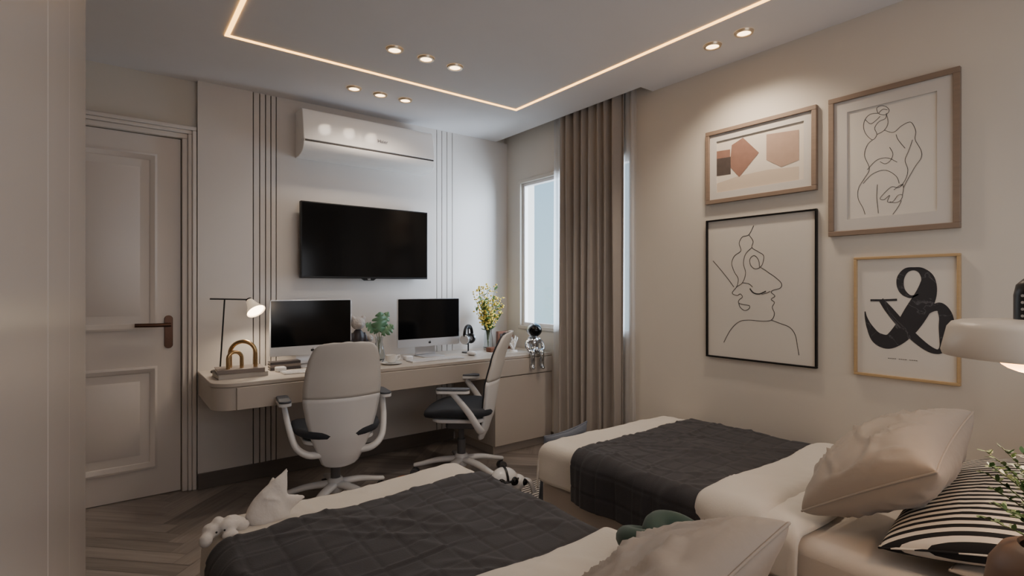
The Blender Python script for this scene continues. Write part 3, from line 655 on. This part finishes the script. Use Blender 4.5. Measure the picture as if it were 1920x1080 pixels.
# 3 faces line
t=picture(1.175,1.79,.847,1.647,.009,'blackmetal','black framed line drawing of two touching faces, lower left on the wall',0,.02)
bm=B(); box(bm,Xp,XW,1.183,1.782,.855,1.639); obj('print',bm,'paper',t,world=True)
bm=B()
for pts in ([(1413,423),(1404,440),(1392,444),(1386,456),(1389,470),(1377,480),(1372,494),(1377,510),(1384,522),(1382,536),(1376,544),(1373,550),(1382,554),(1388,551),(1392,557),(1386,562),(1385,568),(1394,571),(1405,573),(1404,579),(1396,582),(1388,576),(1385,568)],
 [(1404,440),(1412,452),(1410,464),(1422,472),(1432,480),(1428,498),(1417,504),(1408,498),(1406,486),(1414,479),(1422,487),(1424,500)],
 [(1410,464),(1398,476),(1394,494),(1398,512),(1392,530),(1380,538)],
 [(1424,500),(1434,506),(1441,511),(1454,520),(1465,531),(1463,540),(1450,544),(1446,548),(1453,555),(1446,561),(1452,567),(1448,576),(1452,588),(1446,600),(1428,602),(1404,600),(1386,603),(1370,618),(1357,642)],
 [(1337,489),(1350,504),(1366,524),(1376,538)],[(1446,600),(1462,606),(1481,614),(1491,628),(1495,648),(1498,666)],
 [(1392,530),(1404,532),(1411,538)],[(1428,552),(1438,549),(1444,546)]):
    art_line(bm,pts,X_,.0017)
art_line(bm,[(1406,541),(1413,549),(1424,551),(1436,546)],X_,.0035)
obj('line_drawing',bm,'ink',t,world=True,sharp=0)
# 4 ampersand
t=picture(.616,1.01,.842,1.395,.012,'oakg','honey wood framed poster of a large black ampersand, lower right',0,.02)
bm=B(); box(bm,Xp,XW,.627,.999,.853,1.384); obj('print',bm,'paper',t,world=True)
bm=B()
def ribbon(bm,pts,X,n=8):
    P=cat(pts,n); L_=[];R_=[]
    for i,(u,v,w_) in enumerate(P):
        a=P[max(i-1,0)]; b_=P[min(i+1,len(P)-1)]; du,dv=b_[0]-a[0],b_[1]-a[1]; q_=math.hypot(du,dv) or 1
        nx,ny=-dv/q_*w_/2,du/q_*w_/2; L_.append(bm.verts.new(atX(u+nx,v+ny,X))); R_.append(bm.verts.new(atX(u-nx,v-ny,X)))
    for i in range(len(P)-1): bm.faces.new((L_[i],L_[i+1],R_[i+1],R_[i]))
ribbon(bm,[(1722,552,2),(1706,556,6),(1691,544,12),(1688,524,14),(1698,508,10),(1714,504,6),(1729,509,14),(1740,526,28),(1736,554,40),(1717,588,44),(1694,620,38),(1668,640,28),(1645,634,22),(1631,614,12),(1624,596,5),(1622,584,2)],Xp-.0008)
ribbon(bm,[(1632,563,4),(1656,563,4),(1682,562,4)],Xp-.001)
ribbon(bm,[(1652,562,9),(1666,580,14),(1690,608,16),(1718,636,15),(1742,654,12),(1760,660,8),(1772,656,6)],Xp-.0012)
ribbon(bm,[(1712,614,4),(1728,596,7),(1746,580,11),(1762,576,18),(1773,592,26),(1775,616,30),(1772,642,22),(1764,656,10),(1752,661,4)],Xp-.0014)
obj('ampersand',bm,'marble',t,world=True)
bm=B()
for k in range(14):
    if k in (4,9): continue
    a=1665+k*4; art_line(bm,[(a,671.5+k*.35),(a+3,671.8+k*.35)],X_,.0012,1,False)
obj('caption_line',bm,'ink',t,world=True)
# ---------------------------------------------------------------- beds
BX0,BX1,BY0,BY1=.25,1.27,.03,2.08
def make_bed(label):
    t=thing('single_bed',label,'bed',((BX0+BX1)/2,1.05,0),0,'twin single beds')
    bm=B(); box(bm,BX0+.015,BX1-.015,BY0,BY1-.01,.03,.27); obj('bed_base',bm,'bedbase',t,world=True,bevel=.02,seg=3)
    bm=B(); box(bm,BX0+.035,BX1-.035,BY0+.01,BY1-.055,.27,.435); obj('mattress',bm,'sheet',t,world=True,bevel=.05,seg=5)
    bm=B(); box(bm,BX0,BX1,-.05,BY0-.002,0,.92); obj('headboard',bm,'bedbase',t,world=True,bevel=.02,seg=3)
    for x in (BX0+.08,BX1-.08):
        for y in (.12,1.95):
            bm=B(); cyl(bm,(x,y,0),(x,y,.03),.025,.03); obj('foot',bm,'black',t,world=True)
    return t
b1=make_bed('near single bed with charcoal quilted throw in the foreground'); b2=copy_tree(b1); b2.location.x+=1.5; b2['label']='single bed with charcoal throw standing against the picture wall'
def fold(a,L,r):
    arc=r*PI/2
    if 0<=a<=L: return a,0
    s,t_=(-1,-a) if a<0 else (1,a-L); e=0 if a<0 else L
    if t_<arc: return e+s*r*math.sin(t_/r), r*(1-math.cos(t_/r))
    return e+s*r, r+(t_-arc)
def ridges(X,Y,seed,k=1.0):
    v=0
    for q_,(fx_,fy_,w2) in enumerate(((5,2.2,.09),(2.1,5.5,.08),(3.7,-3.2,.07))):
        rid=abs(noise.noise(Vector((X*fx_*.6+Y*1.2,Y*fy_*.6-X,seed+9+q_*5)))); q2=max(0,w2-rid)/w2; v+=q2*q2*(3-2*q2)
    return v*k
def drape(x0,x1,y0,y1,zt,r,hl,hr,hn,hf,res,amp,seed,quilt=0,fx=.012,skew=0,wav=0,hump=0,own=0,oseed=0):
    # amp/seed is the relief shared by all layers of one bed, own/oseed the extra relief of this layer only (never negative)
    bm=B(); W_,D_=x1-x0,y1-y0
    def rng(a,b_): n_=max(2,int(round((b_-a)/res))); return [a+(b_-a)*k/n_ for k in range(n_+1)]
    us=rng(-hl,W_+hr); vs=rng(-hn,D_+hf)
    def f(a,b_):
        x,dx=fold(a,W_,r); y,dy=fold(b_,D_,r)
        z=zt-math.hypot(dx,dy)
        yy=y+skew*(a/W_-.5)+wav*math.sin(a*9+oseed)*(.5+.5*math.sin(a*3.1))
        X=x0+x; Y=y0+yy
        nz=noise.noise(Vector((X*3.2+seed,Y*3.2,seed)))*amp+noise.noise(Vector((X*9+seed,Y*7,seed*2)))*amp*.2+amp*.35*ridges(X,Y,seed)
        if own: nz+=own*ridges(X*1.1,Y*1.1,oseed)+own*.8*(noise.noise(Vector((X*5+oseed,Y*5,oseed)))+.6)
        if quilt:
            wa=a+.008*noise.noise(Vector((X*5,Y*5,oseed))); wb=b_+.008*noise.noise(Vector((X*5,Y*5,oseed+3)))
            qa=abs(((wa/quilt)+.5)%1-.5)*quilt; qb=abs(((wb/quilt)+.5)%1-.5)*quilt
            nz+=.003-.0036*max(math.exp(-(qa/.0052)**2),math.exp(-(qb/.0052)**2))
        if hump: nz+=hump*math.sin(PI*min(1,max(0,(b_+.04)/(D_+.08))))**.6
        sx=min(1,dx/r)*(-1 if a<0 else 1) ; sy=min(1,dy/r)*(-1 if b_<0 else 1)
        top=max(0,1-max(abs(sx),abs(sy)))
        w_=fx*min(1,dx/.15)*math.sin(Y*21+seed)+fx*.5*min(1,dx/.15)
        wy=fx*min(1,dy/.15)*math.sin(X*19+seed)
        return (X+sx*(nz+w_),Y+sy*(nz+wy),z+nz*(top*.9+.1))
    grid_surf(bm,f,us,vs); return bm
for k,dx in enumerate((0,1.5)):
    nm='near' if k==0 else 'picture wall'
    hr=.2 if k==0 else .12; sd=3+k*7
    t=thing('duvet','ivory duvet spread over the %s bed with its edge folded back'%nm,'duvet',((BX0+BX1)/2+dx,1.4,.2),0,'ivory duvets')
    obj('cover',drape(BX0+.05+dx,BX1-.05+dx,.98,BY1-.055,.463,.05,.22,hr,0,.17,.015,.010,sd,fx=.008),'bedw',t,world=True,solid=.01,sharp=0)
    bm=drape(BX0+.05+dx,BX1-.05+dx,.95,1.12,.494,.062,.25,hr,.07,.04,.012,.010,sd,fx=.007,wav=.008,hump=.013,own=.0015,oseed=5+k); obj('folded_edge',bm,'bedw',t,world=True,solid=.016,sharp=0)
    bm=drape(BX0+.05+dx,BX1-.05+dx,.83,.98,.472,.05,.20,hr,.05,.03,.012,.010,sd,fx=.007,wav=.012,hump=.009,own=.002,oseed=15+k); obj('under_fold',bm,'bedw',t,world=True,solid=.016,sharp=0)
    bm=drape(BX0+.05+dx,BX1-.05+dx,1.06,1.83,.477,.066,.27,hr,.0,.0,.0066,.010,sd,quilt=.1,fx=.01,skew=.02,own=.0045,oseed=21+k)
    tag(obj('throw_blanket',bm,'throw',solid=.005,sharp=0),'charcoal quilted throw laid across the %s bed'%nm,'throw blanket','charcoal throws')
# cushions
def cushion(name,label,c,ex,ey,a,b_,T,m,seed=0,pinch=.07,piping=True,group=None,amp=.006,pw=.8):
    ex=Vector(ex).normalized(); ey=Vector(ey); ey=(ey-ex*ey.dot(ex)).normalized(); ez=ex.cross(ey)
    n_=48; bm=B()
    def P(u,v,s):
        uu=math.copysign(1-(1-abs(u))**1.6,u); vv=math.copysign(1-(1-abs(v))**1.6,v)
        x=a*uu*(1-pinch*(1-vv*vv)); y=b_*vv*(1-pinch*(1-uu*uu))
        h=T*(max(0,(1-uu*uu))**.5*max(0,(1-vv*vv))**.5)**pw
        e=max(0,1-uu*uu)*max(0,1-vv*vv)
        w1=abs(noise.noise(Vector((x*7+y*4+seed,y*5-x*3,s*3)))); w2=abs(noise.noise(Vector((x*4-y*6+seed,y*8+x*5,s*3+4))))
        h+=amp*min(1,e*3)*(noise.noise(Vector((x*9+seed,y*9,s*3)))+1.5*max(0,.12-w1)/.12+1.2*max(0,.1-w2)/.1)
        return (x,y,s*h)
    V={}
    for s in (1,-1):
        for i in range(n_+1):
            for j in range(n_+1):
                u=-1+2*i/n_; v=-1+2*j/n_; ed=i in(0,n_) or j in (0,n_)
                if s==-1 and ed: V[(s,i,j)]=V[(1,i,j)]
                else: V[(s,i,j)]=bm.verts.new(P(u,v,s))
        for i in range(n_):
            for j in range(n_):
                q=[V[(s,i,j)],V[(s,i+1,j)],V[(s,i+1,j+1)],V[(s,i,j+1)]]; bm.faces.new(q if s>0 else q[::-1])
    outline=[]
    for k in range(n_): outline.append(P(-1+2*k/n_,-1,0))
    for k in range(n_): outline.append(P(1,-1+2*k/n_,0))
    for k in range(n_): outline.append(P(1-2*k/n_,1,0))
    for k in range(n_): outline.append(P(-1,1-2*k/n_,0))
    o=obj(name,bm,m,sharp=0,recenter=False,bm_normals=False); tag(o,label,'cushion' if 'cushion' in name else 'pillow',group)
    o.matrix_world=Matrix.Translation(Vector(c))@Matrix((ex,ey,ez)).transposed().to_4x4()
    if piping:
        bp=B(); tube(bp,[(p[0]*1.004,p[1]*1.004,0) for p in outline],.0035,6,closed=True); obj('piping',bp,m,o,sharp=0)
    return o
def cushion_AB(name,label,A,Bc,N,size,T,m,seed,shift=(0,0,0),**k):
    A=Vector(A);Bc=Vector(Bc);N=Vector(N).normalized(); dg=(Bc-A).normalized(); dg=(dg-N*dg.dot(N)).normalized(); d2=N.cross(dg)
    ex=(dg+d2).normalized(); ey=(d2-dg).normalized()
    return cushion(name,label,(A+Bc)/2+Vector(shift),ex,ey,size/2,size/2,T,m,seed,**k)
cushion_AB('cushion','taupe cotton cushion leaning on the striped pillow of the picture wall bed',(1.81,.82,.53),(2.21,.44,.835),(-.2,.55,.81),.44,.112,'taupe',1,amp=.008,pw=.7)
cushion('striped_pillow','black and cream striped pillow on the bed by the picture wall',(2.12,.36,.60),(1,.05,.12),(-.05,1,-.28),.34,.24,.09,'stripe',2,pinch=.04,amp=.0008)
cushion('pillow','plain taupe sleeping pillow under the striped pillow',(2.15,.24,.485),(1,0,0),(0,1,0),.34,.18,.05,'taupe',4,pinch=.03)
cushion_AB('cushion','taupe cotton cushion in the foreground on the near bed',(.73,.90,.44),(1.055,.51,.765),(-.2,.55,.81),.46,.092,'taupe',6,amp=.008,pw=.7)
cushion('pillow','ivory sleeping pillow at the head of the near bed',(.72,.26,.505),(1,0,0),(0,1,0),.33,.20,.07,'bedw',8,pinch=.03)
# knot cushion
bm=B(); K=120; P=[]
for k in range(K):
    a=2*PI*k/K; r=.075+.035*math.cos(3*a); P.append((1.195+r*math.cos(2*a),.875+r*math.sin(2*a),.56+.026*math.sin(3*a)))
tube(bm,P,.031,14,closed=True); tag(obj('knot_cushion',bm,'green',sharp=0),'dark green knotted cushion behind the foreground taupe cushion','cushion')
# ---------------------------------------------------------------- soft things on the foot of the near bed, things on the floor
# upright pointed cushion: a flattened pouch rising to a tilted peak with a second lower corner
SH=Vector((-.03,0,-.012))
bm=B()
tube(bm,cat([(.455,1.93,.470),(.462,1.932,.52),(.49,1.938,.575),(.522,1.945,.632)],5),[.070,.073,.073,.071,.068,.063,.058,.052,.047,.041,.035,.028,.020,.012,.008,.003],20,ref=(0,1,0),flat=.6)
tube(bm,cat([(.48,1.93,.50),(.53,1.93,.52),(.578,1.925,.525)],5),[.042,.040,.037,.034,.030,.026,.021,.016,.011,.007,.003],14,ref=(0,1,0),flat=.7)
tube(bm,cat([(.46,1.93,.53),(.475,1.955,.565),(.487,1.985,.60)],5),[.042,.039,.035,.031,.027,.023,.019,.014,.010,.006,.003],14)
for v in bm.verts:
    a_=noise.noise(v.co*22)*.003+.002*math.sin(v.co.x*90+v.co.z*60); v.co.y+=a_; v.co.x+=a_*.6; v.co+=SH
t=thing('pointed_cushion','white upright cushion with a pointed top on the near bed foot','cushion',(.44,1.93,.48))
obj('cover',bm,'plush',t,world=True,remesh=.005)
bm=B(); rnd=random.Random(12)
for k in range(13):
    s=k/12; ell(bm,(.245+.10*s+rnd.uniform(-.005,.005),1.89+.02*s+rnd.uniform(-.02,.02),.478+.02*math.sin(PI*s)+rnd.uniform(-.004,.008)),(rnd.uniform(.018,.029),rnd.uniform(.016,.026),rnd.uniform(.014,.022)),seg=12)
ell(bm,(.235,1.875,.468),(.02,.02,.022)); ell(bm,(.30,1.858,.474),(.025,.02,.015))
t=thing('crumpled_plush_toy','small crumpled white plush toy at left of the pointed cushion','plush toy',(.30,1.9,.47))
obj('body',bm,'plush',t,world=True,remesh=.0045)
bm=B(); ell(bm,(.262,1.858,.492),.0032,seg=10); ell(bm,(.284,1.855,.494),.0032,seg=10); obj('eyes',bm,'black',t,world=True)
bm=B(); ell(bm,(0,0,.075),(.1,.085,.08)); ell(bm,(-.08,-.02,.11),(.05,.05,.045)); ell(bm,(.1,.0,.05),(.05,.04,.04)); ell(bm,(-.05,-.07,.03),(.04,.04,.03)); ell(bm,(.05,-.07,.03),(.04,.04,.03)); bm.transform(Matrix.Translation((1.36,2.83,0)))
tag(obj('orange_plush_toy',bm,'orange',remesh=.008),'orange brown plush toy on the floor between the two chairs','plush toy')
t=thing('toy_robot','white and black toy robot on the floor between the beds','toy',(1.81,2.42,.0125),math.radians(-20))
bm=B(); ell(bm,(-.02,0,.15),(.078,.075,.062)); ell(bm,(.055,-.01,.125),(.05,.05,.045)); obj('head',bm,'plastic',t,remesh=.005)
bm=B(); tube(bm,[(-.02+.081*math.cos(a_*PI/12),.078*math.sin(a_*PI/12),.155) for a_ in range(24)],.007,8,closed=True); tube(bm,[(-.02,-.078*math.cos(a_*PI/12),.15+.065*math.sin(a_*PI/12)) for a_ in range(13)],.007,8); obj('rim',bm,'black',t)
bm=B(); ell(bm,(.02,-.055,.15),(.026,.03,.024)); ell(bm,(-.05,-.055,.15),(.024,.026,.022)); ell(bm,(.085,-.03,.13),(.024,.03,.02)); obj('visor',bm,'screen',t)
bm=B(); prism(bm,rrect(-.06,.06,-.05,.05,.02),.04,.09); obj('chassis',bm,'caster',t,bevel=.006)
for s in (-1,1):
    for q in (-1,1):
        bm=B(); cyl(bm,(s*.06,q*.045,.035),(s*.09,q*.045,.035),.035,.033); obj('wheel',bm,'black',t,bevel=.004)
    bm=B(); tube(bm,cat([(s*.07,0,.13),(s*.12,-.03,.13),(s*.14,-.06,.07)],5),.014,10); obj('arm',bm,'alu',t)
cushion('floor_cushion','blue grey cushion propped between the picture wall bed and curtain',(2.03,2.20,.245),(1,0,.1),(0,-.25,1),.16,.235,.05,'bluegrey',12)
def rug():
    m=bpy.data.materials.new('striped_rug'); m.use_nodes=True; nt=m.node_tree; N=nt.nodes; L=nt.links; b=N['Principled BSDF']
    tc=N.new('ShaderNodeTexCoord'); wv=N.new('ShaderNodeTexWave'); wv.inputs['Scale'].default_value=12; wv.bands_direction='Y'; L.new(tc.outputs['Object'],wv.inputs['Vector'])
    rp=N.new('ShaderNodeValToRGB'); rp.color_ramp.interpolation='CONSTANT'; rp.color_ramp.elements[0].color=(*lin((60,56,56)),1); rp.color_ramp.elements[1].position=.45; rp.color_ramp.elements[1].color=(*lin((205,198,190)),1)
    L.new(wv.outputs['Fac'],rp.inputs[0]); L.new(rp.outputs[0],b.inputs['Base Color']); b.inputs['Roughness'].default_value=.95; return m
bm=B(); box(bm,1.30,1.74,1.2,2.62,0.001,.012); box(bm,1.74,2.3,2.12,2.62,.001,.012)
for k in range(66):
    y=1.21+k*.0215
    for (xa,xb) in ((1.28,1.30),)+(((2.3,2.32),) if y>2.12 else ()): box(bm,xa,xb,y,y+.006,.002,.006)
tag(obj('striped_rug',bm,rug()),'black and white striped rug on the floor between the beds','rug')
# ---------------------------------------------------------------- nightstand, lamp, plant
t=thing('nightstand','greige nightstand between the two beds','nightstand',(1.51,.23,0))
bm=B(); box(bm,1.30,1.72,.04,.42,.05,.50); obj('body',bm,'desk',t,world=True,bevel=.004)
for z in (.07,.285):
    bm=B(); box(bm,1.31,1.71,.42,.435,z,z+.2); dd=obj('drawer',bm,'desk',t,world=True,bevel=.003)
    bm=B(); cyl(bm,(1.51,.435,z+.1),(1.51,.455,z+.1),.01); obj('knob',bm,'brass',dd,world=True)
for x in (1.33,1.69):
    for y in (.07,.39):
        bm=B(); cyl(bm,(x,y,0),(x,y,.05),.014); obj('leg',bm,'brass',t,world=True)
lx,ly=1.54,.210
t=thing('bedside_lamp','white disc shaded lamp with black top at the right edge','lamp',(lx,ly,.50))
bm=B(); lathe(bm,[(0,0),(.052,0),(.054,.01),(.05,.018),(0,.02)]); obj('base',bm,'black',t)
bm=B(); cyl(bm,(0,0,.018),(0,0,.60),.007); obj('pole',bm,'black',t)
bm=B(); lathe(bm,[(0,.684),(.05,.684),(.128,.680),(.142,.676),(.150,.665),(.156,.637),(.161,.613),(.158,.604),(.154,.608),(.149,.636),(.142,.657),(.12,.668),(.03,.672),(0,.672)],seg=64); sh=obj('lamp_shade',bm,'shade',t,sharp=60)
bm=B(); lathe(bm,[(0,.682),(.040,.682),(.040,.735),(.036,.757),(.024,.770),(0,.773)],seg=40); cap=obj('black_cap',bm,'black',t,sharp=60)
bm=B()
for k in range(4):
    ang=math.radians(150); cyl(bm,(.039*math.cos(ang),.039*math.sin(ang),.692+.014*k),(.0415*math.cos(ang),.0415*math.sin(ang),.692+.014*k),.003,seg=8)
obj('vent_holes',bm,'alu',cap)
bm=B(); ell(bm,(0,0,.605),(.068,.068,.036)); obj('bulb',bm,'bulbw',t)
l=bpy.data.lights.new('bedside_lamp_light','POINT'); l.energy=3.6; l.color=(1,.79,.57); l.shadow_soft_size=.05
o=bpy.data.objects.new('bedside_lamp_light',l); COL.objects.link(o); o.location=(lx,ly,.50+.53)
t=thing('potted_plant','small leaved green plant in a rounded brown pot at the right edge','plant',(1.37,.155,.50))
bm=B(); lathe(bm,[(0,0),(.055,0),(.085,.04),(.106,.11),(.112,.17),(.103,.23),(.085,.262),(.062,.275),(.058,.27),(.08,.25),(.0,.245)],seg=48); obj('pot',bm,'potbrown',t,sharp=60)
bs=B(); bl=B(); rnd=random.Random(8)
for k in range(36):
    a=rnd.uniform(.2,3.0) if k<30 else rnd.uniform(0,6.28); rr=rnd.uniform(.03,.14); h=rnd.uniform(.32,.50)-rr*.3
    tip=(rr*math.cos(a),rr*math.sin(a),h); pts=cat([(0,0,.245),(tip[0]*.45,tip[1]*.45,.245+(h-.245)*.7),tip],8); tube(bs,pts,.0010,5)
    for q in range(4,17):
        p=Vector(pts[q])
        for s in range(2):
            dr=Vector((rnd.uniform(-1,1),rnd.uniform(-1,1),rnd.uniform(-.2,.7))).normalized(); leaf_poly(bl,p,p+dr*rnd.uniform(.010,.016),.0048,(0.1,-.2,1),1)
obj('stems',bs,'stem',t); obj('foliage',bl,'leaf',t,sharp=0,bm_normals=False)
# ---------------------------------------------------------------- lights, world, camera
sc=bpy.context.scene
wd=bpy.data.worlds.new('sky'); sc.world=wd; wd.use_nodes=True; N=wd.node_tree.nodes; L=wd.node_tree.links; bg=N['Background']
tc=N.new('ShaderNodeTexCoord'); sp=N.new('ShaderNodeSeparateXYZ'); L.new(tc.outputs['Generated'],sp.inputs[0])
rp=N.new('ShaderNodeValToRGB'); rp.color_ramp.elements[0].position=0; rp.color_ramp.elements[0].color=(*lin((168,202,218)),1); rp.color_ramp.elements[1].position=.35; rp.color_ramp.elements[1].color=(*lin((150,188,218)),1)
L.new(sp.outputs['Z'],rp.inputs[0]); L.new(rp.outputs[0],bg.inputs[0]); bg.inputs[1].default_value=1.9
def area(name,loc,target,sx,sy,e,col):
    l=bpy.data.lights.new(name,'AREA'); l.shape='RECTANGLE'; l.size=sx; l.size_y=sy; l.energy=e; l.color=col
    o=bpy.data.objects.new(name,l); COL.objects.link(o); o.location=loc; o.rotation_euler=(Vector(target)-Vector(loc)).to_track_quat('-Z','Y').to_euler(); return o
area('sky_light',(4.1,2.3,2.0),(2.4,3.7,1.5),1.2,1.2,140,(.7,.83,1))
area('sky_bounce',(4.0,2.5,1.1),(2.2,3.3,2.3),1.0,1.0,90,(.72,.84,1))
area('added_ceiling_fill',(1.1,.3,H-.02),(1.1,.3,0),1.4,.8,4.5,(1,.89,.78))  # warm general fill added overhead out of view, not a fitting
area('added_cool_fill',(1.3,-.8,1.4),(1.5,3.7,2.0),2.2,1.4,19,(.9,.93,1))  # cool fill lamp added behind the camera, no window there
cam=bpy.data.cameras.new('camera'); co=bpy.data.objects.new('camera',cam); COL.objects.link(co)
co.location=(0,0,CH); co.rotation_euler=(PI/2,0,-math.atan2(sA,cA)); cam.lens=990/1920*36; cam.sensor_width=36; cam.clip_start=.01
sc.camera=co
